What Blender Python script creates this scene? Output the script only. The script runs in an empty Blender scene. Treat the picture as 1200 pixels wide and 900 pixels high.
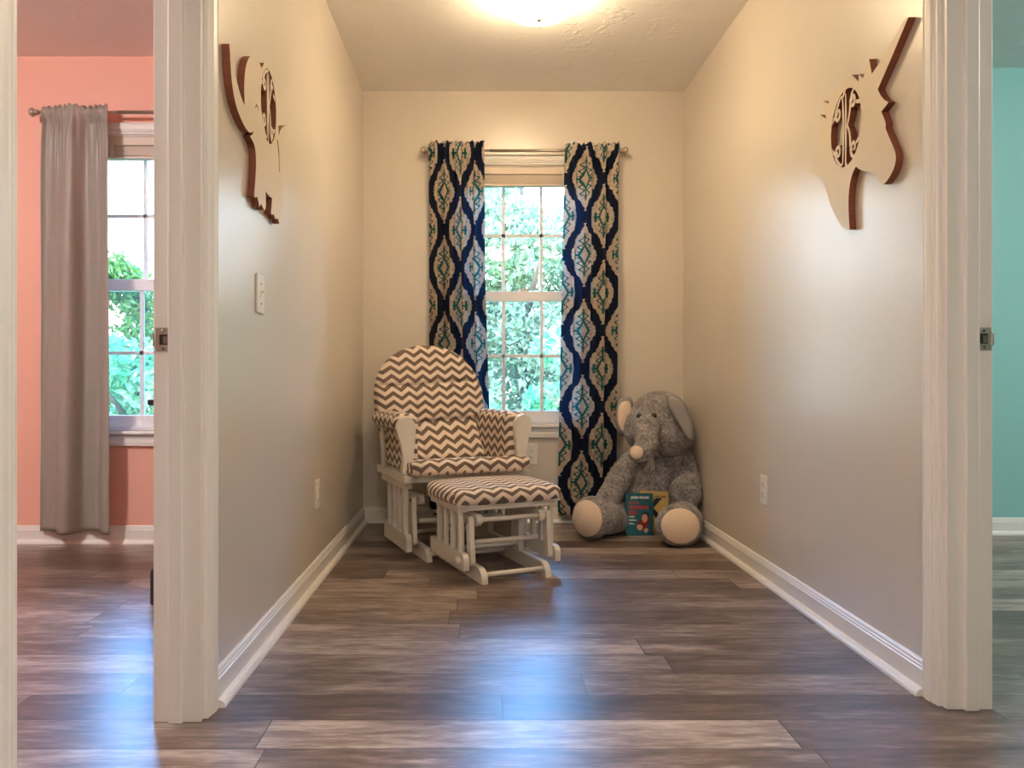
import bpy, bmesh, math, random
from mathutils import Vector, Matrix, noise
from mathutils.bvhtree import BVHTree
random.seed(7)
sc = bpy.context.scene
col = sc.collection
F, CX, CY, H = 880.0, 563.0, 443.0, 0.825      # focal length in px, vanishing point, eye height
def P(px, py, Y):
    return Vector(((px-CX)*Y/F, Y, H-(py-CY)*Y/F))

# ------------------------------------------------------------------ render look
sc.view_settings.view_transform = 'Standard'
sc.view_settings.look = 'None'
sc.view_settings.gamma = 1
sc.view_settings.use_curve_mapping = False
sc.view_settings.exposure = 1.40
cy = sc.cycles
cy.use_denoising = True
cy.max_bounces = 10; cy.diffuse_bounces = 6; cy.glossy_bounces = 4
cy.transparent_max_bounces = 16; cy.transmission_bounces = 6
cy.sample_clamp_indirect = 6.0
cy.caustics_reflective = False; cy.caustics_refractive = False

# ------------------------------------------------------------------ node helpers
class S:
    """a shader value with arithmetic"""
    def __init__(s, nt, sock): s.nt, s.k = nt, sock
    def _op(s, op, *o):
        n = s.nt.nodes.new('ShaderNodeMath'); n.operation = op
        for i, v in enumerate((s,)+o):
            if isinstance(v, S): s.nt.links.new(v.k, n.inputs[i])
            else: n.inputs[i].default_value = v
        return S(s.nt, n.outputs[0])
    def __add__(s, o): return s._op('ADD', o)
    def __sub__(s, o): return s._op('SUBTRACT', o)
    def __mul__(s, o): return s._op('MULTIPLY', o)
    def __truediv__(s, o): return s._op('DIVIDE', o)
    def abs(s): return s._op('ABSOLUTE')
    def fract(s): return s._op('FRACT')
    def floor(s): return s._op('FLOOR')
    def sin(s): return s._op('SINE')
    def pow(s, o): return s._op('POWER', o)
    def lt(s, o): return s._op('LESS_THAN', o)
    def gt(s, o): return s._op('GREATER_THAN', o)
    def max(s, o): return s._op('MAXIMUM', o)
    def min(s, o): return s._op('MINIMUM', o)
    def atan2(s, o): return s._op('ARCTAN2', o)
    def sstep(s, a, b):
        n = s.nt.nodes.new('ShaderNodeMapRange'); n.interpolation_type = 'SMOOTHSTEP'
        s.nt.links.new(s.k, n.inputs[0]); n.inputs[1].default_value = a; n.inputs[2].default_value = b
        return S(s.nt, n.outputs[0])

def new_mat(name):
    m = bpy.data.materials.new(name); m.use_nodes = True
    nt = m.node_tree
    return m, nt, nt.nodes['Principled BSDF']
def rgba(c): return (c[0], c[1], c[2], 1.0)
def coords(nt, kind='Object'):
    t = nt.nodes.new('ShaderNodeTexCoord'); return t.outputs[kind]
def split(nt, vec):
    n = nt.nodes.new('ShaderNodeSeparateXYZ'); nt.links.new(vec, n.inputs[0])
    return [S(nt, n.outputs[i]) for i in range(3)]
def combine(nt, x, y, z):
    n = nt.nodes.new('ShaderNodeCombineXYZ')
    for i, v in enumerate((x, y, z)):
        if isinstance(v, S): nt.links.new(v.k, n.inputs[i])
        else: n.inputs[i].default_value = v
    return n.outputs[0]
def noise_tex(nt, vec, scale, detail=3, rough=.55):
    n = nt.nodes.new('ShaderNodeTexNoise'); n.inputs['Scale'].default_value = scale
    n.inputs['Detail'].default_value = detail; n.inputs['Roughness'].default_value = rough
    if vec is not None: nt.links.new(vec, n.inputs['Vector'])
    return S(nt, n.outputs['Fac'])
def mixc(nt, fac, a, b):
    n = nt.nodes.new('ShaderNodeMix'); n.data_type = 'RGBA'
    if isinstance(fac, S): nt.links.new(fac.k, n.inputs[0])
    else: n.inputs[0].default_value = fac
    for v, i in ((a, 6), (b, 7)):
        if isinstance(v, (tuple, list)): n.inputs[i].default_value = rgba(v)
        else: nt.links.new(v, n.inputs[i])
    return n.outputs[2]
def ramp(nt, fac, stops):
    n = nt.nodes.new('ShaderNodeValToRGB'); e = n.color_ramp.elements
    while len(e) < len(stops): e.new(.5)
    for x, (p, c) in zip(e, stops): x.position = p; x.color = rgba(c)
    nt.links.new(fac.k, n.inputs[0]); return n.outputs[0]
def bump(nt, b, h, strength, dist):
    n = nt.nodes.new('ShaderNodeBump'); n.inputs['Strength'].default_value = strength
    n.inputs['Distance'].default_value = dist
    nt.links.new(h.k, n.inputs['Height']); nt.links.new(n.outputs[0], b.inputs['Normal'])
def paint(name, c, rough=.45, spec=.5, var=.04, bscale=60, bstr=.06, metal=0):
    m, nt, b = new_mat(name)
    o = coords(nt)
    n = noise_tex(nt, o, 6)
    nt.links.new(mixc(nt, n, tuple(x*(1-var) for x in c), tuple(min(1, x*(1+var)) for x in c)), b.inputs['Base Color'])
    b.inputs['Roughness'].default_value = rough; b.inputs['Specular IOR Level'].default_value = spec
    b.inputs['Metallic'].default_value = metal
    if bstr: bump(nt, b, noise_tex(nt, o, bscale, 4), bstr, .004)
    return m

M = {}
M['wall'] = paint('beige_paint', (.655, .595, .515), .31, .75, .02, 90, .10)
M['pink'] = paint('coral_paint', (.86, .46, .36), .5, .4, .02, 90, .08)
M['teal'] = paint('teal_paint', (.27, .55, .52), .5, .4, .02, 90, .08)
M['trim'] = paint('white_trim_paint', (.80, .775, .74), .38, .5, .03, 30, .03)
M['vinyl'] = paint('white_vinyl', (.86, .86, .91), .4, .5, .02, 30, .0)
M['plate'] = paint('white_plastic', (.80, .77, .72), .35, .5, .01, 30, 0)
M['slot'] = paint('dark_slot', (.03, .028, .025), .6, .3, .01, 30, 0)
M['frame'] = paint('chair_white_paint', (.74, .69, .62), .42, .5, .03, 40, .03)
M['steel'] = paint('brushed_steel', (.62, .58, .52), .38, .5, .05, 80, .05, 1.0)
M['nickel'] = paint('rod_metal', (.42, .36, .29), .4, .5, .05, 80, .03, .8)
M['screw'] = paint('screw_metal', (.30, .27, .23), .4, .5, .05, 80, .05, .9)
M['black'] = paint('black_lacquer', (.018, .016, .016), .35, .5, .05, 30, .03)
M['blind'] = paint('beige_blind', (.70, .60, .50), .5, .4, .03, 60, .03)
M['cream'] = paint('cream_plush', (.80, .64, .50), .9, .1, .06, 220, .35)
M['eye'] = paint('black_plastic_eye', (.012, .010, .009), .12, .6, .0, 30, 0)
M['ribbon'] = paint('grey_satin_ribbon', (.42, .40, .40), .4, .5, .05, 60, .05)
M['lawn'] = paint('lawn_grass', (.13, .30, .06), .9, .1, .4, 40, .3)
M['bark'] = paint('bark', (.14, .10, .07), .9, .1, .3, 25, .5)

def ceiling_mat():
    m, nt, b = new_mat('textured_ceiling'); o = coords(nt)
    b.inputs['Base Color'].default_value = rgba((.90, .88, .85)); b.inputs['Roughness'].default_value = .75
    n1 = noise_tex(nt, o, 9, 6, .65).sstep(.52, .66)
    n2 = noise_tex(nt, o, 60, 4)
    bump(nt, b, n1*.8 + n2*.25, .45, .006); return m
M['ceiling'] = ceiling_mat()

def floor_mat():
    m, nt, b = new_mat('plank_floor'); o = coords(nt)
    x, y, z = split(nt, o)
    W, L = .142, 1.22
    ry = (y+.034)/W; row = ry.floor()
    wn = nt.nodes.new('ShaderNodeTexWhiteNoise'); wn.noise_dimensions = '1D'; nt.links.new(row.k, wn.inputs['W'])
    rx = x/L + S(nt, wn.outputs['Value'])*3.7; cell = rx.floor()
    wn2 = nt.nodes.new('ShaderNodeTexWhiteNoise'); wn2.noise_dimensions = '2D'
    nt.links.new(combine(nt, row, cell, 0.0), wn2.inputs['Vector'])
    rnd = S(nt, wn2.outputs['Value'])
    gv = combine(nt, x*2.6 + rnd*40.0, y*17.0, rnd*9.0)
    g1 = noise_tex(nt, gv, 1.7, 6, .65)
    gv2 = combine(nt, x*10.0 + rnd*17.0, y*62.0, rnd*5.0)
    g2 = noise_tex(nt, gv2, 1.0, 5, .7)
    blotch = noise_tex(nt, combine(nt, x*2.2+rnd*30.0, y*7.0, rnd), 1.6, 4, .6)
    t = rnd*.50 + (g1-.5)*.95 + (g2-.5)*1.05 + (blotch-.5)*.85 + .22
    c = ramp(nt, t, [(.05, (.050, .031, .025)), (.34, (.115, .076, .061)), (.54, (.20, .147, .123)), (.72, (.32, .255, .22)), (.98, (.50, .42, .37))])
    fy = ry.fract(); fx = rx.fract()
    gap = (fy.min(fy*-1.0+1.0)*W).min(fx.min(fx*-1.0+1.0)*L)
    line = gap.sstep(.0006, .0024)
    nt.links.new(mixc(nt, line, (.025, .016, .012), c), b.inputs['Base Color'])
    rr = g1*.10 + .29
    nt.links.new(rr.k, b.inputs['Roughness']); b.inputs['Specular IOR Level'].default_value = .8
    bump(nt, b, g2*.3 + line, .12, .0015); return m
M['floor'] = floor_mat()

def chevron_mat(name, scale=1.0):
    m, nt, b = new_mat(name)
    u, v, w = split(nt, coords(nt, 'UV'))
    tri = ((u/(.083*scale)).fract()-.5).abs()*2.0
    s = ((v + tri*(.030*scale))/(.046*scale)).fract()
    f = s.sstep(.47, .50) - s.sstep(.965, .995)
    n = noise_tex(nt, coords(nt), 300, 2)
    edge = s.sstep(.42, .50) - s.sstep(.52, .60)
    brown = mixc(nt, n, (.125, .088, .07), (.20, .145, .118))
    nt.links.new(mixc(nt, f, (.78, .67, .57), brown), b.inputs['Base Color'])
    b.inputs['Roughness'].default_value = .9; b.inputs['Specular IOR Level'].default_value = .15
    b.inputs['Sheen Weight'].default_value = .1
    bump(nt, b, n, .25, .001); return m
M['chev'] = chevron_mat('chevron_fabric')

def damask_mat():
    m, nt, b = new_mat('navy_damask_fabric')
    u, v, w = split(nt, coords(nt, 'UV'))
    pu, pv = u/.40, v/.428
    def cell(off):
        x = ((pu+off).fract()-.5).abs()*2.0
        y = ((pv+off).fract()-.5).abs()*2.0
        return x, y
    xa, ya = cell(0.0); xb, yb = cell(.5)
    def metric(x, y):
        scallop = (y*46.0).sin()*.022 + (x*30.0).sin()*.015
        return x.pow(1.14) + y.pow(1.22) + scallop
    qa, qb = metric(xa, ya), metric(xb, yb)
    tipa = xa.lt(.13)*ya.lt(.84)*ya.gt(.5)*((ya*30.0).sin()*.05+.085-xa).gt(0.0)
    tipb = xb.lt(.13)*yb.lt(.84)*yb.gt(.5)*((yb*30.0).sin()*.05+.085-xb).gt(0.0)
    ina = qa.lt(.665).max(tipa); inb = qb.lt(.665).max(tipb)
    med = ina.max(inb)
    # scrollwork of the centre ornament
    def orn(x, y, q):
        x = x*.78; y = y*.80
        ring = ((y*1.1+x*1.3)-.235).abs().lt(.052)
        curls = (((y*46.0).sin()*.06+.19-y*.30)-x).abs().lt(.030)*y.lt(.40)*y.gt(.05)
        bars = (x-.29).abs().lt(.030)*y.lt(.10)
        cross = y.lt(.024)*x.gt(.15)*x.lt(.34)
        spike = x.lt(.030)*y.gt(.22)*y.lt(.46)
        return ring.max(curls).max(bars).max(cross).max(spike)
    orna = orn(xa, ya, qa); ornb = orn(xb, yb, qb)
    o = orna*ina + ornb*inb
    o = o.min(1.0)
    vv = combine(nt, u, v, 0.0)
    vo = nt.nodes.new('ShaderNodeTexVoronoi'); vo.feature = 'DISTANCE_TO_EDGE'; vo.inputs['Scale'].default_value = 52
    nt.links.new(vv, vo.inputs['Vector'])
    lace = S(nt, vo.outputs['Distance']).sstep(.02, .09)
    n = noise_tex(nt, vv, 34, 3)
    creamc = mixc(nt, lace*n.sstep(.40, .50), (.52, .42, .31), (.74, .67, .56))
    c1 = mixc(nt, med, (.010, .012, .034), creamc)
    c2 = mixc(nt, o, c1, (.012, .085, .085))
    nt.links.new(c2, b.inputs['Base Color']); b.inputs['Roughness'].default_value = .8
    b.inputs['Specular IOR Level'].default_value = .2
    weave = noise_tex(nt, vv, 600, 2)
    bump(nt, b, weave, .2, .001)
    t1 = mixc(nt, med, (.05, .21, .36), (.80, .80, .80)); t2 = mixc(nt, o, t1, (.05, .50, .52))
    tr = nt.nodes.new('ShaderNodeBsdfTranslucent'); nt.links.new(t2, tr.inputs['Color'])
    mx = nt.nodes.new('ShaderNodeMixShader'); mx.inputs[0].default_value = .40
    nt.links.new(b.outputs[0], mx.inputs[1]); nt.links.new(tr.outputs[0], mx.inputs[2])
    nt.links.new(mx.outputs[0], nt.nodes['Material Output'].inputs['Surface'])
    return m
M['damask'] = damask_mat()

def taupe_mat():
    m, nt, b = new_mat('taupe_satin'); u, v, w = split(nt, coords(nt, 'UV'))
    n = noise_tex(nt, combine(nt, u*40.0, v*3.0, 0.0), 4, 3)
    nt.links.new(mixc(nt, n, (.33, .295, .255), (.41, .365, .32)), b.inputs['Base Color'])
    b.inputs['Roughness'].default_value = .42; b.inputs['Specular IOR Level'].default_value = .5
    wr = noise_tex(nt, combine(nt, u*4.0, v*9.0, 0.0), 2.5, 4)
    bump(nt, b, wr, .35, .012)
    tr = nt.nodes.new('ShaderNodeBsdfTranslucent'); tr.inputs['Color'].default_value = rgba((.5, .45, .42))
    mx = nt.nodes.new('ShaderNodeMixShader'); mx.inputs[0].default_value = .12
    nt.links.new(b.outputs[0], mx.inputs[1]); nt.links.new(tr.outputs[0], mx.inputs[2])
    nt.links.new(mx.outputs[0], nt.nodes['Material Output'].inputs['Surface'])
    return m
M['taupe'] = taupe_mat()

def plush_mat():
    m, nt, b = new_mat('grey_plush'); o = coords(nt)
    n = noise_tex(nt, o, 75, 5, .8); n2 = noise_tex(nt, o, 16, 3)
    c = ramp(nt, n*.7+n2*.3, [(.36, (.095, .086, .086)), (.5, (.26, .242, .24)), (.64, (.53, .50, .50))])
    nt.links.new(c, b.inputs['Base Color']); b.inputs['Roughness'].default_value = .95
    b.inputs['Specular IOR Level'].default_value = .1
    b.inputs['Sheen Weight'].default_value = .35; b.inputs['Sheen Roughness'].default_value = .4
    bump(nt, b, n, .8, .006); return m
M['plush'] = plush_mat()
M['ear'] = paint('grey_velour', (.31, .29, .285), .9, .1, .12, 120, .3)

def wood_mat(name, a, c, rough):
    m, nt, b = new_mat(name); x, y, z = split(nt, coords(nt))
    n = noise_tex(nt, combine(nt, x*8.0, y*8.0, z*50.0), 2, 4)
    nt.links.new(mixc(nt, n, a, c), b.inputs['Base Color']); b.inputs['Roughness'].default_value = rough
    return m
M['cutface'] = wood_mat('plywood_face', (.66, .56, .42), (.71, .61, .47), .5)
M['cutedge'] = wood_mat('burnt_plywood_edge', (.16, .040, .020), (.30, .09, .045), .6)

def flat(name, c, rough=.5): return paint(name, c, rough, .4, .02, 50, 0)
M['book_teal'] = flat('teal_cover', (.010, .115, .155), .35)
M['book_yellow'] = flat('yellow_cover', (.72, .50, .16), .4)
M['paper'] = flat('paper', (.72, .68, .58), .8)
M['ink_red'] = flat('red_print', (.55, .045, .04), .4)
M['ink_white'] = flat('white_print', (.80, .80, .76), .4)
M['ink_black'] = flat('black_print', (.015, .015, .02), .4)
M['ink_skin'] = flat('peach_print', (.72, .40, .30), .4)
M['ink_maroon'] = flat('maroon_print', (.20, .02, .025), .4)

def glass_mat():
    m, nt, b = new_mat('window_glass'); nt.nodes.remove(b)
    t = nt.nodes.new('ShaderNodeBsdfTransparent'); t.inputs[0].default_value = (.96, .98, .97, 1)
    g = nt.nodes.new('ShaderNodeBsdfGlossy'); g.inputs['Roughness'].default_value = .02
    fr = nt.nodes.new('ShaderNodeFresnel'); fr.inputs['IOR'].default_value = 1.45
    mx = nt.nodes.new('ShaderNodeMixShader'); nt.links.new(fr.outputs[0], mx.inputs[0])
    nt.links.new(t.outputs[0], mx.inputs[1]); nt.links.new(g.outputs[0], mx.inputs[2])
    nt.links.new(mx.outputs[0], nt.nodes['Material Output'].inputs['Surface']); return m
M['glass'] = glass_mat()
def screen_mat():
    m, nt, b = new_mat('insect_screen'); nt.nodes.remove(b)
    t = nt.nodes.new('ShaderNodeBsdfTransparent'); t.inputs[0].default_value = (.93, .93, .93, 1)
    d = nt.nodes.new('ShaderNodeBsdfTranslucent'); d.inputs[0].default_value = rgba((.62, .70, .68))
    mx = nt.nodes.new('ShaderNodeMixShader'); mx.inputs[0].default_value = .012
    nt.links.new(t.outputs[0], mx.inputs[1]); nt.links.new(d.outputs[0], mx.inputs[2])
    nt.links.new(mx.outputs[0], nt.nodes['Material Output'].inputs['Surface']); return m
M['screen'] = screen_mat()
def leaf_mat(name, a, c):
    m, nt, b = new_mat(name)
    n = noise_tex(nt, coords(nt), 3.0, 3)
    cc = mixc(nt, n.sstep(.35, .65), a, c)
    nt.links.new(cc, b.inputs['Base Color']); b.inputs['Roughness'].default_value = .6
    tr = nt.nodes.new('ShaderNodeBsdfTranslucent'); nt.links.new(cc, tr.inputs['Color'])
    mx = nt.nodes.new('ShaderNodeMixShader'); mx.inputs[0].default_value = .45
    nt.links.new(b.outputs[0], mx.inputs[1]); nt.links.new(tr.outputs[0], mx.inputs[2])
    nt.links.new(mx.outputs[0], nt.nodes['Material Output'].inputs['Surface']); return m
M['leaf'] = leaf_mat('pale_leaves', (.22, .30, .14), (.40, .48, .30))
M['leaf2'] = leaf_mat('bright_leaves', (.10, .42, .17), (.42, .58, .38))
M['leaf3'] = leaf_mat('far_leaves', (.08, .15, .025), (.14, .22, .05))
def lamp_mat(name, c, s):
    m, nt, b = new_mat(name)
    x, y, z = split(nt, coords(nt))
    b.inputs['Base Color'].default_value = rgba((.9, .88, .84)); b.inputs['Roughness'].default_value = .3
    b.inputs['Emission Color'].default_value = rgba(c); b.inputs['Emission Strength'].default_value = s
    return m
LAMP = (1.0, .74, .45)
M['hall_fill'] = lamp_mat('hall_fill_dome', (1.0, .92, .83), 44.0)  # glow of the added hallway fill lamp
M['room_fill'] = lamp_mat('room_fill_dome', (1.0, .94, .90), 82.0)  # glow of the fill lamps added in both side rooms
M['lamp'] = lamp_mat('lit_glass_dome', LAMP, 22.5)

# ------------------------------------------------------------------ mesh helpers
class MB:
    def __init__(s): s.b = bmesh.new()
    def _fin(s, verts, Mx, mi, sm):
        fs = set()
        for v in verts:
            if Mx is not None: v.co = Mx @ v.co
            fs.update(v.link_faces)
        for f in fs:
            f.material_index = mi; f.smooth = sm
        return s
    def box(s, lo, hi, bev=0, Mx=None, mi=0):
        lo, hi = Vector(lo), Vector(hi)
        r = bmesh.ops.create_cube(s.b, size=1)
        vs = r['verts']
        for v in vs: v.co = Vector([(lo[i]+hi[i])/2 + v.co[i]*(hi[i]-lo[i]) for i in range(3)])
        if bev:
            es = list({e for v in vs for e in v.link_edges})
            q = bmesh.ops.bevel(s.b, geom=es, offset=bev, segments=2, profile=.5, affect='EDGES')
            vs = list({v for f in q['faces'] for v in f.verts} | {v for v in vs if v.is_valid})
            vs = s._flood(vs)
        return s._fin(vs, Mx, mi, False)
    def _flood(s, vs):
        seen = set(vs); st = list(vs)
        while st:
            v = st.pop()
            for e in v.link_edges:
                o = e.other_vert(v)
                if o not in seen: seen.add(o); st.append(o)
        return list(seen)
    def tube(s, pts, rad, n=12, mi=0, cap=True, sm=True):
        pts = [Vector(p) for p in pts]
        if not isinstance(rad, (list, tuple)): rad = [rad]*len(pts)
        rings = []; nrm = None
        for i, p in enumerate(pts):
            t = (pts[min(i+1, len(pts)-1)]-pts[max(i-1, 0)]).normalized()
            if nrm is None:
                nrm = t.orthogonal().normalized()
            else:
                nrm = (nrm - t*nrm.dot(t)).normalized()
            bn = t.cross(nrm)
            rings.append([s.b.verts.new(p + (nrm*math.cos(a)+bn*math.sin(a))*rad[i]) for a in [2*math.pi*k/n for k in range(n)]])
        for a, c in zip(rings, rings[1:]):
            for k in range(n):
                f = s.b.faces.new((a[k], a[(k+1) % n], c[(k+1) % n], c[k])); f.smooth = sm; f.material_index = mi
        if cap:
            for r, rev in ((rings[0], True), (rings[-1], False)):
                f = s.b.faces.new(list(reversed(r)) if rev else r); f.material_index = mi
        return s
    def lathe(s, prof, origin=(0, 0, 0), axis=(0, 0, 1), n=32, mi=0, sm=True):
        q = Vector((0, 0, 1)).rotation_difference(Vector(axis)); o = Vector(origin)
        rings = []
        for r, z in prof:
            if r < 1e-5: rings.append([s.b.verts.new(o + q @ Vector((0, 0, z)))])
            else: rings.append([s.b.verts.new(o + q @ Vector((r*math.cos(2*math.pi*k/n), r*math.sin(2*math.pi*k/n), z))) for k in range(n)])
        for a, c in zip(rings, rings[1:]):
            for k in range(n):
                k2 = (k+1) % n
                if len(a) == 1 and len(c) == 1: continue
                if len(a) == 1: vs = (a[0], c[k2], c[k])
                elif len(c) == 1: vs = (a[k], a[k2], c[0])
                else: vs = (a[k], a[k2], c[k2], c[k])
                f = s.b.faces.new(vs); f.smooth = sm; f.material_index = mi
        return s
    def prism(s, poly, org, u, v, w, mi=0, mi_side=None):
        """polygon in the u,v plane, extruded by w"""
        org, u, v, w = Vector(org), Vector(u), Vector(v), Vector(w)
        a = [s.b.verts.new(org+u*p[0]+v*p[1]) for p in poly]
        c = [s.b.verts.new(x.co+w) for x in a]
        if mi_side is None: mi_side = mi
        s.b.faces.new(a).material_index = mi
        s.b.faces.new(list(reversed(c))).material_index = mi
        n = len(a)
        for k in range(n):
            s.b.faces.new((a[k], c[k], c[(k+1) % n], a[(k+1) % n])).material_index = mi_side
        return s
    def sphere(s, c, r, n=3, mi=0, Mx=None):
        q = bmesh.ops.create_icosphere(s.b, subdivisions=n, radius=1)
        r = Vector(r) if isinstance(r, (tuple, list, Vector)) else Vector((r, r, r))
        T = Matrix.Translation(Vector(c)) @ (Mx if Mx is not None else Matrix.Identity(4)) @ Matrix.Diagonal((r[0], r[1], r[2], 1))
        return s._fin(q['verts'], T, mi, True)
    def build(s, name, mats, parent=None, uv=None, recalc=True):
        if recalc: bmesh.ops.recalc_face_normals(s.b, faces=s.b.faces[:])
        me = bpy.data.meshes.new(name)
        if uv:
            L = s.b.loops.layers.uv.new('UVMap')
            s.b.normal_update()
            for f in s.b.faces:
                for l in f.loops: l[L].uv = uv(l.vert.co, f.normal)
        s.b.to_mesh(me); s.b.free()
        for m in (mats if isinstance(mats, (list, tuple)) else [mats]): me.materials.append(m)
        o = bpy.data.objects.new(name, me); col.objects.link(o)
        if parent is not None: o.parent = parent
        return o

def tag(o, label, cat, group=None, kind=None):
    o['label'] = label; o['category'] = cat
    if group: o['group'] = group
    if kind: o['kind'] = kind
    return o
def thing(name, loc, label, cat, rz=0, group=None):
    o = bpy.data.objects.new(name, None); o.empty_display_size = .1; col.objects.link(o)
    o.location = loc; o.rotation_euler = (0, 0, rz)
    return tag(o, label, cat, group)
def struct(o): o['kind'] = 'structure'; return o
def world_children(root):
    """children were modelled in world coordinates: keep them where they are"""
    bpy.context.view_layer.update()
    inv = root.matrix_world.inverted()
    for c in root.children:
        c.matrix_parent_inverse = inv
def to_mesh(ob):
    bpy.context.view_layer.update()
    dg = bpy.context.evaluated_depsgraph_get()
    me = bpy.data.meshes.new_from_object(ob.evaluated_get(dg), depsgraph=dg)
    return me

# ------------------------------------------------------------------ the room
XL, XR, YB, ZC = -.672, 1.162, 4.295, 2.465
WT = .110
YP, YT = 3.76, 3.97            # far walls of the left and right rooms
JL, JR = 1.812, 1.880          # near ends of the two alcove walls
JL0, JR0 = 1.075, 1.10         # near sides of the two doorways
DH = 2.04
EX0, EX1, EY0 = -4.6, 5.2, -2.2

struct(MB().box((EX0-.2, EY0-.2, -.12), (EX1+.2, YB+.2, 0)).build('floor', M['floor']))
struct(MB().box((XL-WT, EY0-.2, ZC), (EX1+.2, YB+.2, ZC+.12)).build('ceiling', M['ceiling']))
struct(MB().box((EX0-.2, EY0-.2, ZC-.03), (XL-WT+.001, YP+.2, ZC+.12)).build('ceiling_left_room', M['ceiling']))

def wall_x(name, xa, xb, y0, y1, mat_a, mat_b, z1=ZC, opening=None):
    """wall in the YZ plane between xa<xb; mat_a on the -X face, mat_b on the +X face; opening=(ya,yb,ztop)"""
    m = MB()
    if opening:
        ya, yb, zt = opening
        m.box((xa, y0, 0), (xb, ya, z1)).box((xa, yb, 0), (xb, y1, z1)).box((xa, ya, zt), (xb, yb, z1))
    else: m.box((xa, y0, 0), (xb, y1, z1))
    for f in m.b.faces:
        f.normal_update()
        c = f.calc_center_median()
        f.material_index = 0 if abs(c.x-xa) < 1e-4 else 1
    return struct(m.build(name, [mat_a, mat_b], recalc=False))
def wall_y(name, ya, yb, x0, x1, mat, holes=(), z1=ZC):
    """wall in the XZ plane with rectangular holes (xa,xb,za,zb)"""
    m = MB(); xs = x0
    for xa, xb, za, zb in sorted(holes):
        m.box((xs, ya, 0), (xa, yb, z1)).box((xa, ya, 0), (xb, yb, za)).box((xa, ya, zb), (xb, yb, z1)); xs = xb
    m.box((xs, ya, 0), (x1, yb, z1))
    return struct(m.build(name, mat))

wall_x('wall_left', XL-WT, XL, EY0, YB, M['pink'], M['wall'], opening=(JL0, JL, DH))
wall_x('wall_right', XR, XR+WT, EY0, YB, M['wall'], M['teal'], opening=(JR0, JR, DH))
W1 = (-.131, .620, .561, 2.045)          # window openings: x0, x1, z0, z1
W2 = (-1.985, -1.234, .561, 2.045)
W3 = (3.02, 3.771, .561, 2.045)
wall_y('wall_back', YB, YB+.16, XL-WT, XR+WT, M['wall'], [W1])
wall_y('wall_back_left_room', YP, YP+.16, EX0, XL-WT, M['pink'], [W2])
wall_y('wall_back_right_room', YT, YT+.16, XR+WT, EX1, M['teal'], [W3])
wall_y('wall_front', EY0-.14, EY0, EX0, EX1, M['wall'])
wall_x('wall_side_left_room', EX0-.14, EX0, EY0, YP, M['pink'], M['pink'])
wall_x('wall_side_right_room', EX1, EX1+.14, EY0, YT, M['teal'], M['teal'])

# --- baseboards with shoe moulding
BB = [(0, 0), (.034, 0), (.033, .008), (.028, .015), (.020, .019), (.0145, .020), (.0145, .066), (.0115, .069), (.0115, .074), (.009, .077), (.008, .083), (.004, .088), (0, .088)]
def baseboard(name, a, b, out):
    a, b = Vector(a), Vector(b)
    return struct(MB().prism(BB, a, Vector(out), (0, 0, 1), b-a).build(name, M['trim']))
CW = .058
baseboard('baseboard_left', (XL, JL+.008+CW, 0), (XL, YB, 0), (1, 0, 0))
baseboard('baseboard_right', (XR, JR+.008+CW, 0), (XR, YB, 0), (-1, 0, 0))
baseboard('baseboard_back', (XL, YB, 0), (XR, YB, 0), (0, -1, 0))
baseboard('baseboard_left_room', (EX0, YP, 0), (XL-WT, YP, 0), (0, -1, 0))
baseboard('baseboard_right_room', (XR+WT, YT, 0), (EX1, YT, 0), (0, -1, 0))

# --- door casings (profiled) and jambs with stops
CAS = [(0, 0), (0, .0105), (.003, .0125), (.007, .0125), (.009, .010), (.012, .0135), (.018, .0155), (.023, .013), (.026, .0165), (.040, .0185), (.046, .0185), (.049, .0165), (.052, .0185), (.0565, .0175), (.058, .015), (.058, 0)]
def casing(name, org, u, out):
    """u runs from the opening side outward along the wall; out leaves the wall"""
    return struct(MB().prism(CAS, org, u, out, (0, 0, DH+.05)).build(name, M['trim']))
casing('trim_1', (XL, JL+.008, 0), (0, 1, 0), (1, 0, 0))
casing('trim_2', (XR, JR+.008, 0), (0, 1, 0), (-1, 0, 0))
casing('trim_3', (XL, JL0-.006, 0), (0, -1, 0), (1, 0, 0))
casing('trim_4', (XR, JR0-.006, 0), (0, -1, 0), (-1, 0, 0))
def jamb(name, x0, x1, y, stop0, stop1):
    m = MB().box((x0, y-.012, 0), (x1, y+.012, DH), .0015)
    m.box((stop0, y-.023, 0), (stop1, y-.011, DH), .003)
    return struct(m.build(name, M['trim']))
jamb('trim_5', XL-WT-.002, XL+.002, JL, XL-WT+.036, XL-WT+.071)
jamb('trim_6', XR-.002, XR+WT+.002, JR, XR+WT-.071, XR+WT-.036)
struct(MB().box((XL-WT-.002, JL0-.012, 0), (XL+.002, JL0+.012, DH), .0015).box((XL-WT+.036, JL0+.011, 0), (XL-WT+.071, JL0+.022, DH), .002).build('trim_7', M['trim']))
struct(MB().box((XR-.002, JR0-.012, 0), (XR+WT+.002, JR0+.012, DH), .0015).box((XR+WT-.071, JR0+.011, 0), (XR+WT-.036, JR0+.022, DH), .002).build('trim_8', M['trim']))

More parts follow.
